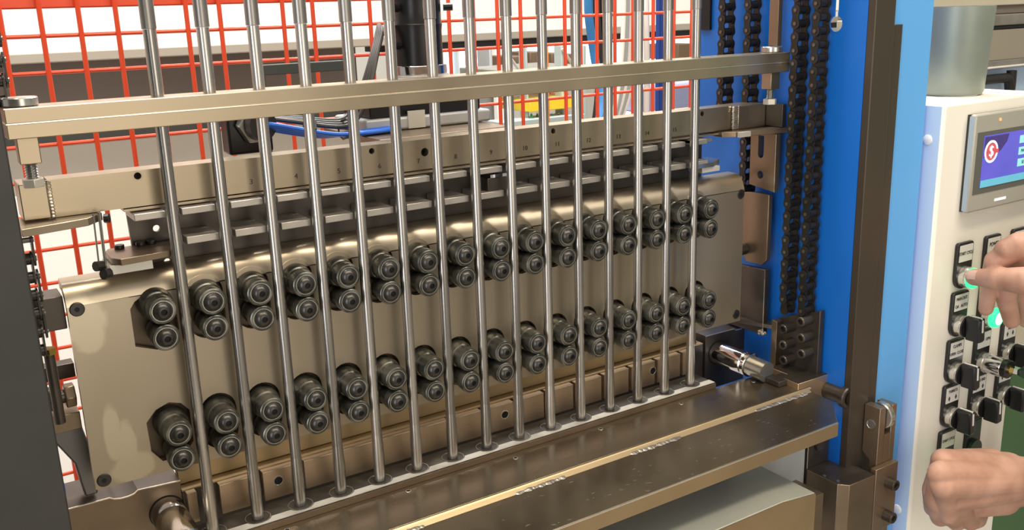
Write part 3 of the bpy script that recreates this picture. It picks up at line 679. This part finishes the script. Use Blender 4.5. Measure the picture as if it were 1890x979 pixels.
# left: nuts and stubs beside the column
t = thing('side_stub', (-115, 60, -10), 'dark square bar joining the roller plate to the left column', 'bar')
mk('bar', MB().box(-150, -106.5, 14, 50, -4, 30), 'dark_steel', t, bevel=1)
t = thing('lever_bar', (-115, 60, -76), 'dark grey bar crossing behind the left edge of the roller plate', 'bar')
mk('bar', MB().box(-150, -101, 62, 80, -72, -56), 'dark_steel', t, bevel=1)
t = thing('hex_nut_pair', (-115, 30, -95), 'two worn hexagon nuts on a threaded rod at the left', 'nut')
mk('nut', MB().cyl((-118, 30, -79), (-108, 30, -79), 13, 6), 'brown_steel', t, bevel=1.2)
mk('nut', MB().cyl((-140, 30, -79), (-128, 30, -79), 13, 6), 'dark_steel', t, bevel=1.2)
mk('rod', MB().cyl((-127.9, 30, -79), (-118.1, 30, -79), 7, 14), 'dark_steel', t)
t = thing('spacer_block', (-115, 40, -115), 'tan steel block below the hexagon nuts', 'block')
mk('block', MB().box(-150, -107, 22, 60, -115, -96), 'brown_steel', t, bevel=1)
t = thing('curved_lever', (-110, 60, -190), 'dark curved lever behind the lower left edge of the roller plate', 'lever')
mk('arm', MB().prism([(-135, -116), (-106, -116), (-100, -150), (-100, -200), (-113, -200), (-118, -160), (-135, -128)], 'y', 40, 58), 'satin_dark', t, bevel=2)
# ---------------------------------------------------------------- motor and cables behind the crosshead
mo = thing('drive_motor', (372, 150, 146), 'black cylindrical motor with silver ring above the crossbar', 'motor')
mk('gearbox', MB().box(270, 452, 105, 205, 147, 163), 'motor_grey', mo, bevel=3)
mk('black_box', MB().box(280, 440, 112, 198, 163.2, 186), 'motor_black', mo, bevel=2)
mk('neck', MB().cyl((372, 150, 186.2), (372, 150, 212), 38, 40), 'motor_grey', mo, bevel=1)
mk('silver_ring', MB().cyl((372, 150, 212.2), (372, 150, 224), 36, 40), 'chrome', mo, bevel=.8)
mk('barrel', MB().lathe((372, 150, 224.2), (0, 0, 1), [(0, 31.5), (43, 31.5), (51, 32.5), (53, 31.5), (100, 31.5), (104, 34), (260, 34)], 44), 'motor_black', mo)
for z, s in ((250, -1), (296, -1), (296, 1)):
    mk('clamp_screw', MB().cyl((372+s*33, 138, z), (372+s*44, 132, z), 5, 10), 'motor_black', mo)
mk('white_tag', MB().box(328, 352, 103, 104.8, 148, 170), 'aluminium', mo)
t = thing('base_plate', (350, 120, 138), 'brown steel mounting plate under the motor', 'plate')
mk('plate', MB().box(258, 440, 40, 215, 138, 146.5), 'brown_steel', t, bevel=1)
gl = thing('cable_gland', (122, 90, 130), 'dark block with a round cable gland where the blue cables enter', 'gland')
mk('block', MB().box(98, 150, 100, 128, 138, 190), 'motor_black', gl, bevel=3)
mk('hex_collar', MB().cyl((128, 99, 172), (130, 88, 172), 23, 6), 'satin_steel', gl, bevel=1)
mk('sleeve', MB().cyl((130, 88, 172), (133, 78, 172), 18, 24), 'rubber', gl)
for i in range(4):
    P = [(132, 80+i*2, 174-i*1.5), (158, 78+i*3, 168-i*2.2), (205, 78+i*4, 156-i*1.6), (240, 80+i*5, 151.2-i*.1), (285, 84+i*6, 151), (310, 90+i*6, 151)]
    tag(mk('blue_cable', MB().tube(spline(P, 5), 2.7, 8), 'cable_blue'), '%s from the front of four bright blue cables behind the tubes' % ORD[i], 'cable', 'bright blue cables behind the crossbar')
for i in range(4):
    P = [(140, 88+i*5, 178), (180, 88+i*6, 170+i*1.5), (210, 90+i*6, 163+i*2), (240, 92+i*7, 160+i*2), (258, 96+i*7, 170+i*2), (278-i, 104+i*6, 200), (300, 124+i*5, 240), (322, 150+i*5, 268), (336, 190, 276)]
    tag(mk('black_cable', MB().tube(spline(P, 5), 2.8, 8), 'rubber'), '%s from the front of four black cables looped up to the motor' % ORD[i], 'cable', 'black cables behind the crossbar')
for x, zc in ((192, 163), (236, 157)):
    a = [(x+3*math.sin(k*.785), 90+20*math.cos(k*.785), zc+12*math.sin(k*.785)) for k in range(9)]
    tag(mk('cable_tie', MB().tube(a, 1.2, 6), 'zip_black'), 'black cable tie round the cables, %s of two' % ('left' if x < 230 else 'right'), 'cable tie', 'cable ties')
t = thing('cable_bracket', (230, 240, 150), 'dark bent metal arm behind the cables', 'bracket')
mk('arm', MB().box(200, 330, 300, 312, 214, 228), 'band_dark', t, bevel=1)
mk('post', MB().box(200, 214, 300, 312, FZ, 213.8), 'band_dark', t, bevel=1)
t = thing('clamp_knob', (395, 60, 85), 'black round clamp below the crossbar behind the tubes', 'knob')
mk('disc', MB().cyl((400, 34, 84), (400, 20, 84), 24, 28), 'bolt_black', t, bevel=1)
mk('block', MB().box(376, 408, -6, 19.8, 74, 92), 'dark_steel', t, bevel=1)
mk('chrome_rim', MB().box(380, 404, -6.8, -6.1, 92.2, 96), 'chrome', t)
# ---------------------------------------------------------------- tray below the table
t = thing('steel_tray', (600, -160, -420), 'grey steel housing with sloped front under the table', 'housing')
mk('housing', MB().prism([(60, -600), (731, -600), (731, -346), (668, -339), (60, -339)], 'y', -232, -66), 'tray_grey', t, bevel=1)
tag(mk('front_face', MB().prism([(60, -600), (731, -600), (731, -347), (668, -340), (60, -340)], 'y', -233.6, -232.2), 'front_edge_steel', t), 'warm brown front face')
mk('step', MB().box(731.2, 790, -200, -150, -470, -380), 'brown_steel', t, bevel=1)
t = thing('grey_wall_plate', (740, -40, -420), 'grey upright plate under the right end of the table', 'plate')
mk('plate', MB().box(690, 834, -128, -121, -470, -286), 'plate_grey', t, bevel=1)
# ---------------------------------------------------------------- rail shoe bottom right
t = thing('rail_shoe', (870, -160, -540), 'brown steel block with a chamfered corner under the dark rail', 'block')
mk('block', MB().prism([(836, -131), (835, -187), (846, -200), (902, -201), (902, -151), (884, -151), (884, -131)], 'z', -540, -386), 'brown_steel', t, bevel=.8)
mk('oily_top', MB().prism([(837, -131.5), (836, -186.6), (846.4, -199), (901, -200), (901, -131.5)], 'z', -385.9, -385.4), 'dark_steel', t)
for x, y in ((840, -160), (843, -182)): mk('screw_hole', MB().cyl((x, y, -385.3), (x, y, -384.9), 2.6, 12), 'satin_steel', t)
mk('back_cheek', MB().box(836.5, 883, -130.8, -124, -540, -318), 'dark_steel', t, bevel=.6)
mk('cheek_bolt', MB().cyl((858, -131, -352), (858, -136, -352), 8, 18), 'dark_steel', t)
mk('bright_arris', MB().box(835.9, 836.8, -131.6, -130.7, -385, -318), 'bright_edge', t)
t = thing('wheel_bracket', (935, -180, -540), 'brown steel bracket with a small wheel in a fork beside the dark rail', 'bracket')
mk('arm', MB().prism([(-190, -290), (-190, -540), (-177, -540), (-177, -376), (-163.5, -366), (-163.5, -290)], 'x', 918, 931.5), 'tooth_dark', t, bevel=.7)
mk('arm', MB().prism([(-190, -291), (-190, -540), (-177, -540), (-177, -376), (-163.5, -366), (-163.5, -291)], 'x', 946, 957), 'tooth_dark', t, bevel=.7)
mk('web', MB().prism([(-190, -334), (-190, -540), (-177, -540), (-177, -376), (-163.5, -366), (-163.5, -334)], 'x', 931.6, 945.9), 'tooth_dark', t)
mk('wheel', MB().lathe((933.5, -179, -308), (1, 0, 0), [(0, 4), (0, 18.5), (1.5, 20), (9, 20), (10.5, 18.5), (10.5, 4)], 36), 'satin_steel', t)
mk('wheel_pin', MB().lathe((917.8, -176, -319), (-1, 0, 0), [(0, 7.6), (.6, 7.6), (.8, 6.6), (.3, 6)], 24), 'satin_steel', t)
mk('clamp_plate', MB().box(905, 956, -200, -190.3, -484, -380), 'tooth_dark', t, bevel=.8)
for z in (-408, -462):
    s = mk('socket_screw', MB().lathe((934, -200.2, z), (0, -1, 0), [(0, 8.5), (14, 8.5), (15, 7.5), (15, 4.6), (11, 4.5)], 24, caps=False), 'dark_steel', t)
    mk('socket', MB().cyl((934, -211, z), (934, -211.6, z), 5, 6), 'socket_dark', s)
#@@PANEL
# ================================================================ control panel
PX0, PY = 1045, -168
cp = thing('control_cabinet', (1250, -60, FZ), 'off-white control box with a pale blue left side', 'control box')
mk('body', MB().box(PX0, 1296, PY, 30, -640, 140), 'panel_white', cp, bevel=5)
tag(mk('side_cover', MB().box(PX0-1.2, PX0-.2, PY+4, 28, -636, 136), 'panel_side', cp), 'pale blue side')
for z in (at_x(1711, 258, PX0)[2], at_x(1662, 942, PX0)[2]):
    mk('side_rivet', MB().sphere((PX0-1.5, -146, z), 8, 12, sc=(.4, 1, 1)), 'rivet_white', cp)
# touch screen
hm = thing('touch_screen', (1190, -175, -30), 'grey framed touch screen showing a blue menu', 'screen')
x0, x1, z1, z0 = 1102, 1286, 121, -26
mk('gasket', MB().box(x0+1, x1-1, PY-4, PY-.2, z0+1, z1-1), 'bolt_black', hm)
mk('frame', MB().box(x0, x1, PY-14, PY-4.1, z0, z1), 'hmi_frame', hm, bevel=3)
mk('frame_side', MB().box(x0-.5, x0+.3, PY-12, PY-4.5, z0+3, z1-3), 'hmi_side', hm)
yy = PY-14
mk('bezel', MB().box(x0+8, x1-4, yy-.6, yy-.1, z0+27, z1-27), 'hmi_dark', hm)
mk('display', MB().box(x0+24, x1-22, yy-1.2, yy-.7, z0+36, z1-33), 'screen_blue', hm)
mk('status_bar', MB().box(x0+24, x1-22, yy-1.6, yy-1.3, z0+36, z0+47), 'screen_cyan', hm)
mk('dark_patch', MB().prism([(x0+26, z1-35), (x0+88, z1-35), (x0+84, z1-46), (x0+70, z1-58), (x0+52, z1-66), (x0+26, z1-66)], 'y', yy-1.45, yy-1.25), 'screen_navy', hm)
lx, lz = x0+44, z1-58
mk('logo_disc', MB().cyl((lx, yy-1.5, lz), (lx, yy-1.7, lz), 13, 28), 'logo_red', hm)
mk('logo_ring', MB().lathe((lx, yy-1.5, lz), (0, -1, 0), [(0, 17), (.5, 17), (.5, 13.4), (0, 13.4)], 32, caps=False), 'logo_white', hm)
text('$', 24, (lx, yy-2, lz), hm, 'logo_white', name='logo_mark')
mk('logo_tooth', MB().box(lx+11, lx+18, yy-2.3, yy-2.05, lz-3, lz+3), 'logo_red', hm)
for k in range(3):
    kz = z1-47-k*18
    b = mk('menu_key', MB().box(x1-66, x1-26, yy-1.7, yy-1.3, kz-6, kz+6), 'screen_key', hm)
    text(('MENU', 'MANUAL', 'SETUP')[k], 7, (x1-46, yy-1.9, kz), b, 'screen_ink')
mk('power_light', MB().cyl((x0+62, yy-.1, z1-12), (x0+62, yy-.8, z1-12), 2.6, 14), 'amber', hm)
mk('maker_strip', MB().box(x0+68, x0+98, yy-.5, yy-.1, z0+10, z0+14), 'logo_white', hm)
# legend plates and controls
CX = (1121, 1194.5, 1268); RZ = (-91, -169.5, -247.5, -323.5, -402)
proto = {}
def legend(i, j, lines, label, knob, face='label_white'):
    x, z = CX[i], RZ[j]; t = thing('switch_unit', (x, PY, z-40), label, 'switch', 'switches on the control box')
    out = [(x-20, z+14), (x-17, z+17), (x+17, z+17), (x+20, z+14), (x+20, z-36)]+[(x+20*math.cos(a), z-37+20*math.sin(a)) for a in [-math.pi*k/10 for k in range(11)]]+[(x-20, z-36)]
    mk('legend_plate', MB().prism(out, 'y', PY-6, PY-.2), 'button_black', t, bevel=1)
    lb = mk('legend_card', MB().box(x-16, x+17, PY-6.8, PY-6.1, z-13, z+13), face, t)
    for dz, s, tx in lines: text(tx, s, (x+.5, PY-7.1, z+dz), lb, 'label_ink', squash=.82)
    bz = z-37
    if knob in ('knob', 'key', 'lit', 'plain', 'knob2'):
        mk('chrome_barrel', MB().lathe((x, PY-6.2, bz), (0, -1, 0), [(0, 16.5), (9, 16.5), (10, 15.5), (12, 15.5)], 30), 'button_chrome', t)
    if knob.startswith('knob'):
        K = MB(); a0 = math.radians(96 if knob == 'knob' else 128)
        K.lathe((x, PY-18.3, bz), (0, -1, 0), [(0, 17), (2.4, 16.8), (2.6, 15)], 30)
        mk('knob_base', K, 'button_black', t)
        hb = MB().prism([(-19, -8), (19, -8), (20, 0), (19, 8), (-19, 8), (-20, 0)], 'y', 0, 24)
        ca, sa = math.cos(a0), math.sin(a0)
        hb.v = [(x+v[0]*ca-v[2]*sa, PY-21-v[1], bz+v[0]*sa+v[2]*ca) for v in hb.v]
        kh = mk('knob_handle', hb, 'button_black', t, bevel=2.5)
        mk_ = MB().box(17.5, 20.8, 2, 24.8, -1.5, 1.5).box(-3, 20.8, 23.6, 24.8, -1.5, 1.5)
        mk_.v = [(x+v[0]*ca-v[2]*sa, PY-21-v[1], bz+v[0]*sa+v[2]*ca) for v in mk_.v]
        mk('white_marker', mk_, 'mark_white', t)
    if knob == 'lit':
        mk('green_lens', MB().lathe((x, PY-18.3, bz), (0, -1, 0), [(0, 16), (5, 16), (8, 14.5), (9.5, 11)], 30), 'green_lens', t)
        mk('bright_core', MB().lathe((x, PY-27.9, bz), (0, -1, 0), [(0, 10.5), (.8, 9)], 24), 'green_core', t)
    if knob == 'plain':
        mk('push_cap', MB().lathe((x, PY-18.3, bz), (0, -1, 0), [(0, 14.5), (5, 14.5), (6.5, 13)], 30), 'dark_steel', t)
    if knob == 'key':
        mk('lock_barrel', MB().lathe((x, PY-18.3, bz), (0, -1, 0), [(0, 16), (25, 16), (26, 14.5)], 30), 'chrome', t)
        mk('lock_face', MB().lathe((x, PY-44.4, bz), (0, -1, 0), [(0, 15), (8, 15), (9, 13.5)], 30), 'button_black', t)
        mk('lock_slot', MB().cyl((x, PY-53.5, bz), (x, PY-56, bz), 7, 20), 'brass', t)
        mk('key_blade', MB().box(x-1.2, x+1.2, PY-66, PY-56.1, bz-4, bz+4), 'chrome', t)
        mk('key_bow', MB().prism([(PY-66, -4), (PY-76, -11), (PY-100, -11), (PY-104, -6), (PY-104, 6), (PY-100, 11), (PY-76, 11), (PY-66, 4)], 'x', x-3, x+3), 'key_green', t, bevel=1) if 0 else \
            mk('key_bow', MB().prism([(x-3, bz-4), (x+16, bz-14), (x+48, bz-19), (x+52, bz-8), (x+50, bz+2), (x+20, bz+8), (x-3, bz+5)], 'y', PY-72, PY-66.2), 'key_green', t, bevel=1.5)
    if knob == 'shut':
        mk('shutter', MB().cyl((x, PY-6.2, bz), (x, PY-12, bz), 17, 28), 'key_green', t)
    return t
legend(0, 0, [(0, 7.2, 'START CYCLE')], 'green lit START CYCLE push button under the thumb', 'lit')
legend(1, 0, [(3, 9, 'POWER')], 'push button under the plate reading POWER', 'plain')
legend(2, 0, [(3, 8, 'STOP')], 'push button at the right edge behind the upper hand', 'plain')
legend(0, 1, [(6, 7.5, 'MAN.OUT'), (-6, 7.5, 'OA   AUTO')], 'black selector knob just below the START CYCLE button', 'knob')
legend(1, 1, [(2, 7, 'CYCLE')], 'bright green lamp button below the POWER plate', 'lit')
legend(2, 1, [(5, 7, 'CLAMP'), (-5, 7, 'ON  OFF')], 'black selector knob right of the key switch, under the fingers', 'knob2')
legend(0, 2, [(6, 7.5, 'CLAMPS'), (-6, 7, 'OPEN  CLOSE')], 'black selector knob under the plate reading CLAMPS', 'knob')
legend(1, 2, [(0, 7.5, 'LOC    OPN')], 'chrome key switch with a dark green key', 'key')
legend(2, 2, [(5, 7, 'HEAD'), (-5, 8, '\u2666    \u2666')], 'black selector knob below and right of the key switch', 'knob')
legend(0, 3, [(6, 7, 'TURRETS'), (-6, 8, '\u2666     \u2666')], 'black selector knob under the plate reading TURRETS', 'knob')
legend(1, 3, [(6, 7, 'TABLE IND'), (-6, 8, '\u2666     \u2666')], 'black selector knob directly below the key switch', 'knob')
legend(2, 3, [(5, 7, 'SLIDE'), (-5, 8, '\u2666     \u2666')], 'lowest right black selector knob above the lower wrist', 'knob')
legend(0, 4, [(0, 6.4, 'START CYCLE')], 'push button under the pale green plate, mostly hidden by the fist', 'lit', 'label_white')
legend(1, 4, [], 'dark covered switch just above the fist', 'shut', 'key_green')
# can on top of the cabinet
tag(mk('metal_pot', MB().lathe((1178, -88, 140.4), (0, 0, 1), [(0, 40), (1, 45), (6, 48), (128, 54), (133, 54), (133, 51), (60, 48)], 44, caps=False), 'pot_green', ang=40), 'grey green metal pot on top of the control box', 'pot')
# machine behind the panel (top right)
m2 = thing('press_machine', (2000, 700, FZ), 'cream and taupe machine behind the control box', 'machine')
def band(name, ya, yb, Y, th, m, x0=1640, bev=3):          # bands by height at px 1800
    a = at(x0, 100, Y); z1_ = at(1800, ya, Y)[2]; z0_ = at(1800, yb, Y)[2]
    return mk(name, MB().box(a[0], a[0]+1700, Y, Y+th, z0_, z1_), m, m2, bevel=bev)
band('cream_beam', -60, 12, 700, 200, 'cream'); band('under_face', 12, 28, 712, 180, 'cabinet_taupe')
band('worn_ledge', 29, 50, 690, 180, 'worn_steel'); band('shadow_gap', 50, 58, 720, 160, 'band_dark')
band('taupe_panel', 58, 116, 700, 120, 'taupe_panel'); band('worn_lower_edge', 116, 127, 694, 120, 'worn_steel')
band('white_sill', 127, 131, 685, 120, 'sheet_white'); band('grey_panel', 131, 420, 740, 100, 'panel_side')
band('cream_panel', 421, 800, 735, 100, 'cream')
a = at(1720, 146, 700); b = at(1866, 146, 700)
mk('black_hose', MB().tube(spline([(a[0], 700, at(1800, 150, 700)[2]), (b[0]-60, 700, at(1800, 150, 700)[2]), (b[0]-14, 700, at(1800, 154, 700)[2]), (b[0], 700, at(1800, 175, 700)[2]), (b[0], 700, 60)], 6), 15, 14), 'rubber', m2)
tag(mk('dark_cabinet', MB().box(1400, 1470, 40, 200, FZ, -500), 'band_dark'), 'narrow dark grey cabinet between control box and green door', 'cabinet')
tag(mk('machine_door', MB().box(1475, 2400, 60, 120, FZ, -505), 'green_cloth'), 'dark green machine door right of the control box', 'door')
#@@PERSON
# ================================================================ person at the controls
def caps(segs, voxel, name, m, parent, smooth=6, push=None):     # tapered capsules fused into one continuous skin
    mb = MB()
    for p0, r0, p1, r1 in segs:
        p0, p1 = Vector(p0), Vector(p1); d = p1-p0; L = max(d.length, .01)
        n = 8; prof = [(-r0*math.cos(math.pi/2*k/n), r0*math.sin(math.pi/2*k/n)+.01) for k in range(n)]
        prof += [(0, r0), (L, r1)]+[(L+r1*math.sin(math.pi/2*k/n), r1*math.cos(math.pi/2*k/n)+.01) for k in range(1, n+1)]
        mb.lathe(p0, d, prof, 20)
    o = mk(name, mb, m, parent, ang=180)
    o.modifiers.new('fuse', 'REMESH').voxel_size = voxel*U; o.modifiers['fuse'].mode = 'VOXEL'; o.modifiers['fuse'].use_smooth_shade = True
    s = o.modifiers.new('soften', 'SMOOTH'); s.iterations = smooth; s.factor = .5
    return o
ps = thing('person', (1700, -600, FZ), 'person in a dark green shirt working the control panel, only hands in view', 'person')
def A(x, y, Y): return Vector(at(x, y, Y))
# upper hand: thumb on the START CYCLE button
wr1 = A(1985, 452, -300)
idxM, midM, rngM, pinM = A(1882, 455, -262), A(1908, 478, -275), A(1925, 500, -270), A(1938, 520, -262)
H1 = []
def fing(Hs, pts, rs):
    for i in range(len(pts)-1): Hs.append((pts[i], rs[i], pts[i+1], rs[i+1]))
# thumb
fing(H1, [A(1952, 520, -310), A(1893, 519, -292), A(1840, 515, -254), A(1798, 512, -218)], [24, 20.5, 15.5, 12.5])
fing(H1, [A(1840, 515, -254), A(1848, 514, -259)], [16.8, 16.8])
# index curled behind the thumb
fing(H1, [idxM, A(1838, 482, -238), A(1826, 525, -216), A(1820, 570, -214)], [19, 16, 13.2, 11.0])
fing(H1, [midM, A(1862, 505, -244), A(1857, 552, -226), A(1867, 592, -224)], [20, 17, 14.5, 12.5])
fing(H1, [rngM, A(1895, 520, -240), A(1890, 560, -228), A(1893, 592, -224)], [19, 16, 13.5, 11.5])
fing(H1, [pinM, A(1922, 540, -236), A(1915, 565, -226), A(1912, 585, -222)], [16, 13.5, 12, 10])
for m_, rr in ((idxM, 21), (midM, 23), (rngM, 22), (pinM, 20)): H1.append((m_, rr, wr1+(m_-wr1)*.15, 27))
fing(H1, [idxM, A(1858, 462, -250)], [21, 17])
fing(H1, [A(1952, 520, -310), wr1], [25, 28])
fing(H1, [wr1, A(2090, 430, -350), (1475, -560, -150)], [28, 33, 40])
hand1 = caps(H1, 1.7, 'hand', 'skin', ps, 5)
tag(hand1, 'upper hand, thumb pressing the green button')
# nail
tp_ = A(1798, 512, -218); nd = (A(1840, 515, -254)-tp_).normalized()
nn = (Vector(CAM)-tp_); nn = (nn-nd*nn.dot(nd)).normalized(); nn = (nn+Vector((0, 0, .35))); nn = (nn-nd*nn.dot(nd)).normalized(); nu = nd; nv = nn.cross(nu).normalized()
nc = tp_+nd*3+nn*10.6
N = MB(); vs = []; 
for i in range(7):
    for j in range(7):
        a, b = (i/6-.5)*2, (j/6-.5)*2; sx = 8.5*a; sy = 7.2*b*math.sqrt(max(0, 1-(max(0, -a))**4*.75)); vs.append(nc+nu*sx+nv*sy+nn*(3.0-2.2*b*b-1.1*max(0, -a)**2))
N.add(vs, [(i*7+j, i*7+j+1, (i+1)*7+j+1, (i+1)*7+j) for i in range(6) for j in range(6)])
mk('thumbnail', N, 'nail', hand1, ang=180)
# lower fist
H2 = []
kn = [A(1742, 852, -262), A(1738, 876, -280), A(1742, 897, -286), A(1760, 922, -284)]      # knuckle ridge, index to little finger
wr2 = A(1905, 882, -300)
pip = [A(1722, 905, -240), A(1728, 925, -262), A(1752, 948, -272), A(1790, 962, -268)]
tip = [A(1722, 938, -222), A(1735, 955, -240), A(1765, 964, -248), A(1805, 960, -246)]
end = [A(1748, 925, -215), A(1765, 935, -226), A(1790, 940, -232), A(1815, 938, -232)]
rad = [15.5, 16.5, 16, 14.5]
for i in range(4):
    fing(H2, [kn[i], pip[i], tip[i], end[i]], [rad[i]+1.5, rad[i], rad[i]-2, rad[i]-3.5])
    H2.append((kn[i], rad[i]+3, kn[i]+(wr2-kn[i])*.35+Vector((0, 0, 0)), 24)); H2.append((kn[i]+(wr2-kn[i])*.35, 24, wr2, 30))
H2.append((A(1800, 862, -270), 25, A(1860, 868, -282), 27)); H2.append((A(1812, 915, -275), 27, A(1880, 900, -292), 29))
H2.append((A(1778, 850, -262), 17, A(1830, 852, -270), 20)); H2.append((A(1790, 925, -270), 25, A(1850, 920, -285), 26))
fing(H2, [A(1815, 862, -255), A(1775, 862, -228), A(1748, 866, -212)], [19, 15, 12])      # thumb behind the fist towards the panel
fing(H2, [wr2, A(2010, 893, -335), (1480, -640, -380)], [31, 34, 42])
hand2 = caps(H2, 1.7, 'hand', 'skin', ps, 5)
tag(hand2, 'lower hand closed in a fist over the panel')
# body outside the frame
sh, hipz = -600+0, -330
SHL, SHR = Vector((1440, -820, 330)), Vector((1800, -620, 330))
caps([((1475, -560, -150), 45, (1560, -640, -60), 60), ((1560, -640, -60), 60, SHR, 72), ((1480, -640, -380), 46, (1490, -830, -120), 60), ((1490, -830, -120), 60, SHL, 70),
      (SHL, 75, SHR, 75), ((1530, -790, 280), 105, (1560, -760, -330), 105), ((1710, -690, 280), 105, (1690, -700, -330), 105), ((1600, -740, 300), 105, (1625, -730, -330), 115), ((1620, -725, 330), 62, (1610, -715, 430), 58)],
     9, 'shirt', 'green_cloth', ps, 6)
caps([((1560, -760, -330), 115, (1690, -700, -330), 115), ((1555, -760, -360), 100, (1545, -750, -900), 72), ((1545, -750, -900), 72, (1550, -760, FZ+110), 52), ((1695, -700, -360), 100, (1705, -690, -900), 72), ((1705, -690, -900), 72, (1710, -700, FZ+110), 52)],
     9, 'trousers', 'trouser_dark', ps, 6)
for fx, fy in ((1550, -760), (1710, -700)):
    mk('shoe', MB().sphere((fx-35, fy+45, FZ+48), 90, 16, sc=(.75, .95, .52)), 'rubber', ps)
hd = caps([((1606, -712, 440), 62, (1603, -708, 480), 64), ((1603, -708, 560), 108, (1596, -700, 590), 110), ((1596, -690, 490), 72, (1596, -695, 560), 98), ((1540, -640, 520), 16, (1532, -622, 545), 14),
           ((1690, -770, 530), 14, (1692, -768, 555), 14)], 5, 'head', 'skin', ps, 4)
mk('hair', MB().sphere((1606, -712, 610), 122, 20, sc=(1, 1, .78)), 'hair_dark', ps)
